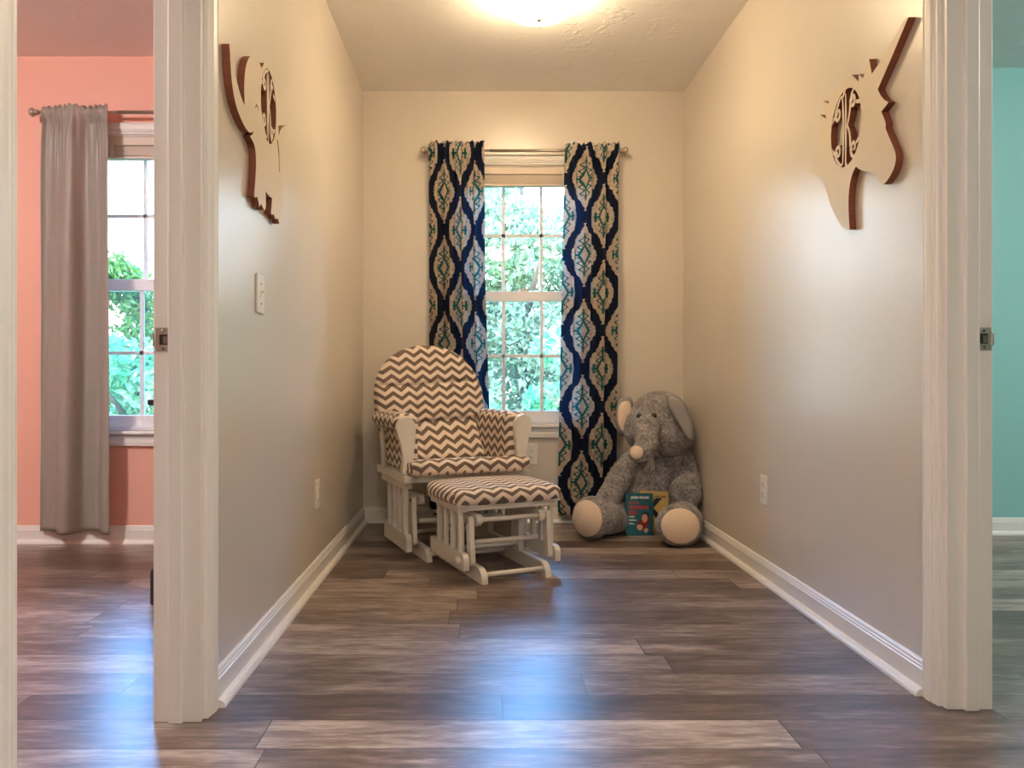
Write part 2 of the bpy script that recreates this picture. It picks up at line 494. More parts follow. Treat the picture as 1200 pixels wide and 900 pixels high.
# --- windows: double hung, 3 x 2 panes per sash
def window(name, W, Y):
    x0, x1, z0, z1 = W
    root = MB()
    root.box((x0, Y+.03, z0), (x0+.022, Y+.15, z1)).box((x1-.022, Y+.03, z0), (x1, Y+.15, z1))
    root.box((x0, Y+.03, z1-.022), (x1, Y+.15, z1)).box((x0, Y+.02, z0), (x1, Y+.158, z0+.018))
    fr = struct(root.build(name, M['vinyl']))
    zm = 1.296
    def sash(nm, za, zb, y, glass_z0, glass_z1):
        m = MB(); xa, xb = x0+.022, x1-.022; sw = .022
        m.box((xa, y, za), (xa+sw, y+.03, zb), .002).box((xb-sw, y, za), (xb, y+.03, zb), .002)
        m.box((xa, y, za), (xb, y+.03, glass_z0), .002).box((xa, y, glass_z1), (xb, y+.03, zb), .002)
        for k in (1, 2):
            xm = xa+sw+(xb-xa-2*sw)*k/3
            m.box((xm-.009, y+.006, glass_z0), (xm+.009, y+.022, glass_z1))
        zz = (glass_z0+glass_z1)/2
        m.box((xa+sw, y+.006, zz-.009), (xb-sw, y+.022, zz+.009))
        so = m.build(nm, M['vinyl'], fr)
        MB().box((xa+sw-.004, y+.012, glass_z0-.004), (xb-sw+.004, y+.016, glass_z1+.004)).build('glass_pane', M['glass'], so)
    sash('upper_sash', zm-.025, z1-.02, Y+.085, zm+.03, z1-.06)
    sash('lower_sash', z0+.018, zm+.03, Y+.045, z0+.075, zm-.028)
    MB().box((x0+.03, Y+.128, z0+.02), (x1-.03, Y+.1285, zm)).build('insect_screen', M['screen'], fr)
    # interior casing, stool and apron
    c = MB()
    pr = [(p[0], p[1]) for p in CAS]
    c.prism(pr, (x0+.004, Y, z0), (-1, 0, 0), (0, -1, 0), (0, 0, z1-z0+CW))
    c.prism(pr, (x1-.004, Y, z0), (1, 0, 0), (0, -1, 0), (0, 0, z1-z0+CW))
    c.prism(pr, (x0-CW, Y-.001, z1-.004), (0, 0, 1), (0, -1, 0), (x1-x0+2*CW, 0, 0))
    c.box((x0-.002, Y, z0), (x0+.010, Y+.04, z1)).box((x1-.010, Y, z0), (x1+.002, Y+.04, z1)).box((x0, Y, z1-.010), (x1, Y+.04, z1+.002))
    c.build('casing', M['trim'], fr)
    s = MB().box((x0-CW-.015, Y-.035, z0-.018), (x1+CW+.015, Y, z0), .005).box((x0, Y-.002, z0-.018), (x1, Y+.05, z0), .003)
    s.build('stool', M['trim'], fr)
    MB().prism(pr, (x0-CW, Y, z0-.018), (0, 0, -1), (0, -1, 0), (x1-x0+2*CW, 0, 0)).build('apron', M['trim'], fr)
    lk = MB().box(((x0+x1)/2-.025, Y+.05, zm+.03), ((x0+x1)/2+.025, Y+.078, zm+.042), .003).box(((x0+x1)/2-.004, Y+.045, zm+.04), ((x0+x1)/2+.022, Y+.058, zm+.05), .002)
    lk.build('sash_lock', M['plate'], fr)
    return fr
window('window_1', W1, YB); window('window_2', W2, YP); window('window_3', W3, YT)

def blind(W, Y, label):
    x0, x1, z0, z1 = W
    t = thing('window_blind', ((x0+x1)/2, Y+.02, z1-.06), label, 'blind')
    a = x0+.014; b = x1-.014
    MB().box((a, Y-.002, z1-.055), (b, Y+.042, z1-.012), .003).build('headrail', M['blind'], t)
    m = MB(); z = z1-.060
    for k in range(11):
        m.box((a+.004, Y, z-.0032), (b-.004, Y+.04, z-.0004)); z -= .0041
    m.build('slats', M['blind'], t)
    MB().box((a+.004, Y, z-.017), (b-.004, Y+.04, z-.002), .003).build('bottom_rail', M['blind'], t)
    for f in (.18, .82):
        x = a+(b-a)*f
        MB().box((x-.008, Y-.0035, z-.016), (x+.008, Y-.0015, z1-.05)).build('ladder_tape', M['blind'], t)
    world_children(t)
blind(W1, YB, 'raised beige slatted blind at the top of the window between the patterned curtains')
blind(W2, YP, 'raised beige slatted blind above the window in the coral room')
blind(W3, YT, 'raised beige slatted blind above the window in the teal room')

# ------------------------------------------------------------------ curtains and rods
def rod(Y, z, xa, xb, wallY, label, finials):
    t = thing('curtain_rod', ((xa+xb)/2, Y, z), label, 'curtain rod')
    xm = xa+(xb-xa)*.32
    MB().tube([(xa, Y, z), (xm+.02, Y, z)], .0068).tube([(xm, Y, z), (xb, Y, z)], .0086).build('pole', M['nickel'], t)
    for x, s in finials:
        MB().lathe([(.008, 0), (.008, .006), (.013, .008), (.013, .012), (.008, .015), (.014, .02), (.021, .030), (.021, .038), (.013, .048), (0, .050)], (x, Y, z), (s, 0, 0), 20).build('finial', M['nickel'], t)
    for x in (xa+.03, xb-.03):
        MB().box((x-.006, Y-.004, z-.016), (x+.006, wallY, z-.009)).box((x-.006, Y-.012, z-.016), (x+.006, Y-.008, z+.002)).box((x-.010, wallY-.004, z-.04), (x+.010, wallY, z+.02), .001).build('bracket', M['nickel'], t)
    world_children(t)
YR = YB-.062
ZR = P(0, 176.5, YR).z
rod(YR, ZR, P(502, 0, YR).x, P(727, 0, YR).x, YB, 'metal curtain rod holding the two patterned curtains over the alcove window', [(P(503, 0, YR).x, -1), (P(726, 0, YR).x, 1)])
YR2 = YP-.075
ZR2 = P(0, 131.5, YR2).z
rod(YR2, ZR2, P(45, 0, YR2).x, -.95, YP, 'thin metal curtain rod on the coral wall', [(P(46, 0, YR2).x, -1), (-.952, 1)])

def curtain(name, Y, ztop, zbot, zrod, edges, folds, amp, mat, seed, label, cat='curtain', u0=0, nu=200, nv=120, flat_amp=.35, vofs=0):
    """edges(t) -> (xl, xr) for t=0 top .. 1 bottom; a pleated sheet with rod pocket and ruffle"""
    rnd = random.Random(seed)
    ph = [rnd.uniform(0, 6.28) for _ in range(6)]
    m = MB(); b = m.b; grid = []; us = []
    for j in range(nv+1):
        t = j/nv
        z = ztop+(zbot-ztop)*t
        xl, xr = edges(t)
        row = []; ur = [0]; last = None
        dz = abs(z-zrod)
        pinch = math.exp(-(dz/.030)**4)
        up = z > zrod
        grow = min(1, .45+t*1.6)
        for i in range(nu+1):
            s = i/nu
            w = folds(s)
            a = amp*(grow if not up else .55)
            y = a*(math.sin(w*6.2832+ph[0]+.5*math.sin(2.2*t+ph[1])) + flat_amp*math.sin(w*2*6.2832+ph[2]+1.2*t))
            # small gathers near the rod
            g = math.exp(-max(0, (zrod-z))/.16)
            y += .007*g*math.sin(s*6.2832*13+ph[3]+3*math.sin(s*9+ph[4]))
            y += .004*noise.noise((s*4, z*3, seed))
            x = xl+(xr-xl)*s + .006*math.sin(w*12.566+ph[5])*grow
            zz = z + (.006*math.sin(s*6.2832*11+ph[4]) if up else 0) + (.004*math.sin(w*6.28+ph[2]) if t > .98 else 0)
            y *= (1-.80*pinch)
            p = Vector((x, Y-.0185*pinch+y, zz))
            if last is not None: ur.append(ur[-1]+math.hypot(p.x-last.x, p.y-last.y))
            last = p
            row.append(b.verts.new(p))
        grid.append(row); us.append(ur)
    uvm = {}
    um = us[nv*2//3]
    for j in range(nv+1):
        for i in range(nu+1):
            uvm[grid[j][i]] = (u0+um[i], grid[j][i].co.z+vofs)
    L = b.loops.layers.uv.new('UVMap')
    for j in range(nv):
        for i in range(nu):
            f = b.faces.new((grid[j][i], grid[j+1][i], grid[j+1][i+1], grid[j][i+1])); f.smooth = True
            for l in f.loops: l[L].uv = uvm[l.vert]
    o = m.build(name, mat, recalc=False)
    sol = o.modifiers.new('thickness', 'SOLIDIFY'); sol.thickness = .0012; sol.offset = 0
    return tag(o, label, cat)
YC = YR
def edges_l(t):
    x0 = 502+.5*t; x1 = 567+9*max(0, (t-.35)/.65)
    return P(x0, 0, YC).x, P(x1, 0, YC).x
def edges_r(t):
    x0 = 662.5-7.5*min(1, t*1.1); x1 = 726.5-3.5*t
    return P(x0, 0, YC).x, P(x1, 0, YC).x
curtain('curtain', YC, P(0, 166, YC).z, .06, ZR, edges_l, lambda s: 4.6*s, .027, M['damask'], 3,
        'navy and cream medallion curtain on the left of the window, behind the glider', u0=.02, vofs=.05)
curtain('curtain', YC, P(0, 168, YC).z, .05, ZR, edges_r, lambda s: 3.6*(s**1.25), .028, M['damask'], 11,
        'navy and cream medallion curtain on the right of the window, beside the plush elephant', u0=-.005, vofs=-.022)
YC2 = YR2
def edges_p(t):
    a = 47+5*math.exp(-t*14)-4*t; c = 128+4*min(1, t*2)
    return P(a, 0, YC2).x, P(c, 0, YC2).x
curtain('curtain', YC2, P(0, 124, YC2).z, P(0, 624, YC2).z, ZR2, edges_p, lambda s: 1.75*s+.1, .036, M['taupe'], 23,
        'plain taupe satin curtain hanging on the coral wall', nu=150, nv=90)

# ------------------------------------------------------------------ wall plates
def face_matrix(pos, out):
    """local x right (as seen by a viewer), local -y out of the wall, z up"""
    out = Vector(out); right = Vector((0, 0, 1)).cross(out)
    right = -right if False else right
    m = Matrix((right, -out, Vector((0, 0, 1)))).transposed().to_4x4()
    m.translation = Vector(pos); return m
def plate_mesh(m, w, h):
    m.box((-w/2, -.0065, -h/2), (w/2, 0, h/2), .0025)
def outlet(pos, out, label):
    t = thing('wall_outlet', (0, 0, 0), label, 'outlet'); t.matrix_world = face_matrix(pos, out)
    m = MB(); plate_mesh(m, .074, .118); m.build('cover_plate', M['plate'], t)
    for z in (.0195, -.0195):
        q = MB()
        poly = [(.0165*math.cos(a)*1.02, max(-.0125, min(.0125, .0165*math.sin(a)))) for a in [2*math.pi*k/24 for k in range(24)]]
        q.prism(poly, (0, -.0062, z), (1, 0, 0), (0, 0, 1), (0, -.0024, 0))
        r = q.build('receptacle', M['plate'], t)
        s = MB().box((-.0075, -.0092, z+.000), (-.0052, -.0085, z+.0085)).box((.0052, -.0092, z+.001), (.0072, -.0085, z+.0075))
        s.lathe([(.0026, 0), (.0026, .0007), (0, .0007)], (0, -.0085, z-.006), (0, -1, 0), 12)
        s.build('slots', M['slot'], r)
    MB().lathe([(.003, 0), (.003, .001), (0, .0014)], (0, -.0065, 0), (0, -1, 0), 12).build('screw', M['plate'], t)
    return t
Yo = F*.672/(CX-371)
outlet(P(371, 579, Yo), (1, 0, 0), 'white duplex outlet low on the left alcove wall')
Yo = F*XR/(896.5-CX)
outlet(P(896.5, 574, Yo), (-1, 0, 0), 'white duplex outlet low on the right alcove wall')
outlet(P(622.5, 532, YB), (0, -1, 0), 'white duplex outlet on the back wall under the window')
Ys = F*.672/(CX-303.5)
t = thing('light_switch', (0, 0, 0), 'white toggle light switch on the left wall below the elephant cutout', 'light switch')
t.matrix_world = face_matrix(P(303.5, 344.5, Ys), (1, 0, 0))
m = MB(); plate_mesh(m, .074, .118); m.build('cover_plate', M['plate'], t)
MB().box((-.0055, -.008, -.0125), (.0055, -.006, .0125), .0006).build('toggle_collar', M['plate'], t)
MB().box((-.004, -.022, -.004), (.004, -.006, .004), .001, Matrix.Rotation(-.45, 4, 'X')).build('toggle', M['plate'], t)
for z in (.03, -.03):
    MB().lathe([(.003, 0), (.003, .001), (0, .0014)], (0, -.0065, z), (0, -1, 0), 12).build('screw', M['slot'], t)

def strike(pos, flip, label):
    t = thing('strike_plate', pos, label, 'strike plate')
    m = MB()
    hw, hh = .0185, .0285
    # plate with an opening, from four strips
    m.box((-hw, -.0015, .0125), (hw, 0, hh), .0005).box((-hw, -.0015, -hh), (hw, 0, -.0125), .0005)
    m.box((-hw, -.0015, -.0125), (-.0095, 0, .0125)).box((.0105, -.0015, -.0125), (hw, 0, .0125))
    m.box((-hw-.006 if flip else hw, -.0045, -.016), (-hw if flip else hw+.006, -.0005, .016), .001)
    m.build('plate', M['steel'], t)
    MB().box((-.0095, -.0006, -.0125), (.0105, .0004, .0125)).build('latch_hole', M['slot'], t)
    MB().box((-.001, -.0010, -.010), (.0095, -.0004, .009), .001).build('tongue', M['screw'], t)
    for z in (.0205, -.0205):
        s = MB().lathe([(.0045, 0), (.0042, .0008), (0, .0012)], (0, -.0015, z), (0, -1, 0), 14).build('screw', M['screw'], t)
        MB().box((-.0035, -.0030, z-.0005), (.0035, -.0024, z+.0005)).box((-.0005, -.0030, z-.0035), (.0005, -.0024, z+.0035)).build('cross_slot', M['slot'], s)
strike(P(191.5, 398, JL-.0125), True, 'metal strike plate on the left door jamb')
strike(P(1152.5, 397, JR-.0125), False, 'metal strike plate on the right door jamb')

# ------------------------------------------------------------------ alcove ceiling lamp and added fill lamps
def lamp(pos, label, mat='lamp'):
    t = thing('ceiling_light', pos, label, 'ceiling light')
    MB().lathe([(.0, 0), (.090, 0), (.092, -.010), (.088, -.026), (.082, -.030), (0, -.030)], n=48).build('base_ring', M['steel'], t)
    prof = [(.080, -.028), (.112, -.036), (.138, -.048), (.152, -.060)]
    prof += [(.156*math.cos(a), -.068-.078*math.sin(a)) for a in [math.pi/2*k/14 for k in range(15)]]
    prof[-1] = (0, prof[-1][1])
    MB().lathe(prof, n=48).build('glass_shade', M[mat], t)
    MB().lathe([(.012, -.142), (.012, -.150), (.006, -.156), (0, -.158)], n=16).build('finial', M['steel'], t)
lamp((.245, 3.13, ZC), 'lit round glass dome lamp on the alcove ceiling')
lamp((.245, -.75, ZC), 'added glass dome fill lamp on the hallway ceiling, out of view', 'hall_fill')  # added behind the camera as frontal fill for jambs and lower walls
lamp((-2.4, 1.7, ZC-.03), 'added glass dome fill lamp on the coral room ceiling, out of view', 'room_fill')  # added out of view to brighten the coral room
lamp((3.1, 1.9, ZC), 'added glass dome fill lamp on the teal room ceiling, out of view', 'room_fill')  # unseen lamp, put in to lift the light in the teal room

# ------------------------------------------------------------------ wooden cutouts on the side walls
def cut_map(X):
    def f(px, py):
        Y = F*X/(px-CX); return (Y, H-(py-CY)*Y/F)
    return f
def poly_curve_mesh(loops, depth):
    """2D curve with holes -> extruded mesh data in (x, y), thickness along z from 0 to depth"""
    cu = bpy.data.curves.new('tmp', 'CURVE'); cu.dimensions = '2D'; cu.fill_mode = 'BOTH'; cu.extrude = depth/2
    for lp in loops:
        sp = cu.splines.new('POLY'); sp.points.add(len(lp)-1); sp.use_cyclic_u = True
        for p, q in zip(sp.points, lp): p.co = (q[0], q[1], 0, 1)
    ob = bpy.data.objects.new('tmp', cu); col.objects.link(ob)
    me = to_mesh(ob); bpy.data.objects.remove(ob); bpy.data.curves.remove(cu)
    return me
def smooth_loop(pts, n=2):
    for _ in range(n):
        q = []
        for i, p in enumerate(pts):
            r = pts[(i+1) % len(pts)]
            q += [(p[0]*.75+r[0]*.25, p[1]*.75+r[1]*.25), (p[0]*.25+r[0]*.75, p[1]*.25+r[1]*.75)]
        pts = q
    return pts
def corner_smooth(pts, sharp):
    """Chaikin, but keep the corners whose index is in sharp"""
    for it in range(2):
        q = []; ns = set()
        for i, p in enumerate(pts):
            a, r = pts[i-1], pts[(i+1) % len(pts)]
            if i in sharp: ns.add(len(q)); q.append(p)
            else:
                q.append((p[0]*.75+a[0]*.25, p[1]*.75+a[1]*.25)); q.append((p[0]*.75+r[0]*.25, p[1]*.75+r[1]*.25))
        pts, sharp = q, ns
    return pts
def ribbon(pts, w):
    """closed outline of a stroke"""
    L, R = [], []
    n = len(pts)
    for i, p in enumerate(pts):
        a, b = pts[max(0, i-1)], pts[min(n-1, i+1)]
        dx, dy = b[0]-a[0], b[1]-a[1]; d = math.hypot(dx, dy) or 1
        ww = w*(.55+.45*math.sin(math.pi*min(1, max(0, i/(n-1)))))
        L.append((p[0]-dy/d*ww, p[1]+dx/d*ww)); R.append((p[0]+dy/d*ww, p[1]-dx/d*ww))
    return L+R[::-1]
def spiral(cx, cy, r0, r1, a0, turns, n=26):
    return [(cx+(r0+(r1-r0)*k/n)*math.cos(a0+turns*6.2832*k/n), cy+(r0+(r1-r0)*k/n)*math.sin(a0+turns*6.2832*k/n)) for k in range(n+1)]
def bez(p0, p1, p2, n=14):
    return [((1-t)**2*p0[0]+2*t*(1-t)*p1[0]+t*t*p2[0], (1-t)**2*p0[1]+2*t*(1-t)*p1[1]+t*t*p2[1]) for t in [k/n for k in range(n+1)]]
MONO = [
    bez((-.22, .86), (-.10, .2), (-.20, -.90)), bez((-.02, .90), (.02, .1), (-.02, -.92)),
    bez((-.22, .86), (-.34, .95), (-.55, .72))+spiral(-.52, .50, .20, .05, math.pi*.55, 1.35)[1:],
    bez((-.20, -.86), (-.34, -.98), (-.58, -.72))+spiral(-.52, -.52, .20, .05, -math.pi*.6, -1.35)[1:],
    bez((.0, -.05), (.24, .18), (.30, .60))+spiral(.44, .56, .17, .05, math.pi*1.0, -1.3)[1:],
    bez((.0, .10), (.30, -.10), (.28, -.62))+spiral(.44, -.60, .18, .05, math.pi*1.0, 1.3)[1:],
    bez((.28, -.55), (.30, -.85), (.55, -.86)), bez((.30, .55), (.34, .85), (.52, .86)),
    bez((-.20, .86), (-.1, 1.0), (.0, 1.04)), bez((-.02, -.88), (.0, -1.0), (.05, -1.04)), bez((-.7, .45), (-.85, .5), (-1.0, .3)), bez((-.70, -.5), (-.85, -.5), (-1.0, -.3)),
    bez((.6, .5), (.75, .5), (.93, .4)), bez((.6, -.55), (.75, -.5), (.93, -.42)),
]
def cutout(name, X, thick, out_sign, crop, outline, sharp, hole, hr, extra_holes, label):
    """outline in crop pixels; crop=(ox,oy,scale)"""
    f = cut_map(X)
    def pt(p): return f(crop[0]+p[0]/crop[2], crop[1]+p[1]/crop[2])
    outer = corner_smooth([pt(p) for p in outline], sharp)
    hc = f(*hole)
    d = 1 if X < 0 else -1           # reading direction along +Y on the left wall, -Y on the right
    ell = [(hc[0]+hr[0]*math.cos(a), hc[1]+hr[1]*math.sin(a)) for a in [6.2832*k/56 for k in range(56)]]
    loops = [outer, ell] + [[pt(p) for p in h] for h in extra_holes]
    T = Matrix(((0, 0, out_sign, X-out_sign*thick/2), (1, 0, 0, 0), (0, 1, 0, 0), (0, 0, 0, 1)))
    root = thing(name, (X-out_sign*thick, hc[0], hc[1]), label, 'wall decoration')
    def fin(me, nm):
        me.transform(T); me.materials.clear(); me.materials.append(M['cutface']); me.materials.append(M['cutedge'])
        for p in me.polygons: p.material_index = 0 if abs(p.normal.x) > .8 else 1; p.use_smooth = False
        o = bpy.data.objects.new(nm, me); col.objects.link(o); o.parent = root; return o
    fin(poly_curve_mesh(loops, thick), 'board')
    mb = bmesh.new()
    for k, st in enumerate(MONO):
        pts = [(hc[0]+d*p[0]*hr[0], hc[1]+p[1]*hr[1]) for p in st]
        me = poly_curve_mesh([ribbon(pts, .0062)], thick*.98-.0002*k)
        mb.from_mesh(me); bpy.data.meshes.remove(me)
    me = bpy.data.meshes.new('monogram'); mb.to_mesh(me); mb.free()
    fin(me, 'monogram')
    world_children(root)
    return root
EL = [(140,85),(146,150),(150,250),(156,350),(166,450),(182,550),(206,650),(240,740),(280,820),(310,862),(335,868),(352,848),
      (345,885),(318,893),(345,935),(365,985),(373,1055),(377,1125),(373,1225),(366,1325),(358,1420),
      (368,1440),(385,1428),(400,1480),(404,1520),(421,1490),(442,1540),(456,1548),(463,1500),(459,1380),(485,1420),(516,1442),(512,1505),(506,1575),
      (516,1592),(531,1580),(546,1630),(567,1618),(580,1667),(598,1600),(606,1450),(606,1250),(600,1100),(596,1010),(604,960),(622,900),(634,850),(640,802),(618,808),(600,826),(584,850),
      (578,895),(574,840),(566,740),(556,600),(540,480),(515,370),(480,285),(447,252),(425,300),(404,250),(380,218),(325,183),(292,250),(276,350),(270,480),(275,625),(240,540),(215,450),(198,360),(182,260),(172,170),(165,90)]
shE = {0, 11, 20, 22, 24, 25, 27, 28, 29, 31, 33, 35, 37, 38, 47, 51, 58, 59, 60, 66, len(EL)-1}
tailgap = [(566,925),(574,985),(580,1060),(583,1210),(579,1210),(575,1080),(568,1000),(561,930)]
eyeE = [(368,655),(372,625),(380,615),(390,635),(397,690),(388,648),(380,628),(374,640)]
cutout('elephant_cutout', XL+.0215, .021, 1, (250, 40, 7.5), EL, shE, (315, 125), (.083, .112), [tailgap, eyeE],
       'flat wooden elephant cutout with a monogram circle on the left wall')
UN = [(783,66),(800,66),(740,210),(690,330),(630,470),(570,608),(590,655),(620,690),(650,706),(622,745),(596,776),(612,815),(632,868),(655,915),
      (625,896),(650,956),(680,1026),(705,1086),(706,1146),(692,1206),(662,1266),(626,1316),(604,1328),(582,1306),(570,1271),(540,1241),(490,1226),(440,1221),(405,1190),
      (376,1246),(356,1336),(348,1436),(350,1556),(357,1666),(320,1666),(290,1636),(250,1566),(205,1466),(175,1346),(150,1276),(130,1251),(60,1248),
      (85,1185),(82,1100),(132,1050),(118,960),(126,880),(134,800),(180,828),(160,760),(156,697),(197,716),(215,655),(243,616),(267,617),(310,545),(375,498),(424,550),(428,494),(457,524),(485,445),(505,380),(525,492),(560,440),(595,385),(660,275),(735,148)]
del UN[13]
UN.insert(13, (628, 872)) if False else None
shU = {0, 1, 5, 8, 10, 27, 32, 33, 40, 42, 43, 47, 48, 50, 51, 53, 54, 56, 57, 58, 59, 61, 62}
shU = {i for i, p in enumerate(UN) if p in {(783,66),(800,66),(570,608),(650,706),(596,776),(405,1190),(357,1666),(60,1248),(82,1100),(132,1050),(134,800),(180,828),(156,697),(197,716),(243,616),(267,617),(375,498),(424,550),(428,494),(457,524),(505,380),(525,492)}}
cutout('unicorn_cutout', XR-.0215, .021, -1, (940, 10, 6.4286), UN, shU, (991, 150), (.098, .120), [],
       'flat wooden unicorn head cutout with a monogram circle on the right wall')

# ------------------------------------------------------------------ glider chair
def rounded_box(m, lo, hi, r, nseg=10, dome=0, Mx=None, noise_amp=0):
    lo, hi = Vector(lo), Vector(hi); c = (lo+hi)/2; h = (hi-lo)/2
    t = bmesh.new()
    bmesh.ops.create_cube(t, size=2)
    bmesh.ops.subdivide_edges(t, edges=t.edges[:], cuts=nseg*2, use_grid_fill=True)
    for v in t.verts:
        p = v.co.copy()
        inner = Vector([max(-(h[i]-r), min(h[i]-r, p[i]*h[i])) for i in range(3)])
        d = Vector([p[i]*h[i]-inner[i] for i in range(3)])
        if d.length > 1e-9: d = d.normalized()*r
        x = inner+d
        if dome:
            k = max(0, 1-(x[0]/h[0])**2)*max(0, 1-(x[1]/h[1])**2)
            x[2] += dome*math.sqrt(k)*(1 if x[2] > 0 else -.2)
        v.co = c+x
        if Mx is not None: v.co = Mx @ v.co
    for f in t.faces: f.smooth = True
    me = bpy.data.meshes.new('tmp'); t.to_mesh(me); t.free()
    m.b.from_mesh(me); bpy.data.meshes.remove(me)
def uv_cushion(ztop):
    def f(co, n):
        if abs(n.x) > .75: return (co.x*0+ (ztop-co.z)*(1 if n.x > 0 else -1) + co.x, co.y+ztop)
        return (co.x, co.y+co.z)
    return f
def round_front(y0, y1, z0, z1, r, n=8):
    """side outline (y,z) of a bar along y whose front upper corner is rounded"""
    pts = [(y1, z0), (y1, z1)]
    pts += [(y0+r-r*math.sin(a), z1-r+r*math.cos(a)) for a in [math.pi/2*k/n for k in range(n+1)]]
    pts += [(y0, z0)]
    return pts
def stadium(p, q, w, n=8):
    """outline of a bar with round ends between two points in a plane"""
    dx, dy = q[0]-p[0], q[1]-p[1]; a0 = math.atan2(dy, dx)
    out = [(q[0]+w*math.cos(a0-math.pi/2+math.pi*k/n), q[1]+w*math.sin(a0-math.pi/2+math.pi*k/n)) for k in range(n+1)]
    out += [(p[0]+w*math.cos(a0+math.pi/2+math.pi*k/n), p[1]+w*math.sin(a0+math.pi/2+math.pi*k/n)) for k in range(n+1)]
    return out
def plate_yz(m, poly, x, th):
    return m.prism(poly, (x-th/2, 0, 0), (0, 1, 0), (0, 0, 1), (th, 0, 0))

def glide_base(t, sx, yf, yb, post_y, top_z, rail_f, rail_b, dz_front, bar_x, low_z, plx, dow):
    """fixed base: skids, posts, top rails, dowels; and the swinging links"""
    fm = M['frame']
    for s in (-1, 1):
        x = s*sx
        m = MB(); plate_yz(m, round_front(yf, yb, 0, .058, .05), x, .026); m.build('skid', fm, t)
        MB().box((x-.014, post_y-.032, .05), (x+.014, post_y+.032, top_z-.02), .002).build('base_post', fm, t)
        m = MB(); plate_yz(m, stadium((rail_f, top_z), (rail_b, top_z), .024), x, .024); m.build('pivot_rail', fm, t)
    for (y, z, r) in dow:
        MB().tube([(-sx, y, z), (sx, y, z)], r, 12).build('dowel', fm, t)
    for s in (-1, 1):
        for y in (rail_f+.004, rail_b-.004):
            lk = MB(); plate_yz(lk, stadium((y, top_z-.002), (y+(.018 if y < post_y else -.018)*-1, low_z), .019), s*bar_x, .020)
            lo = lk.build('swing_link', fm, t)
            MB().lathe([(.009, 0), (.009, .004), (.005, .007), (0, .0075)], (s*(bar_x+.0095), y, top_z-.002), (s, 0, 0), 14).build('pivot_bolt', M['screw'], lo)

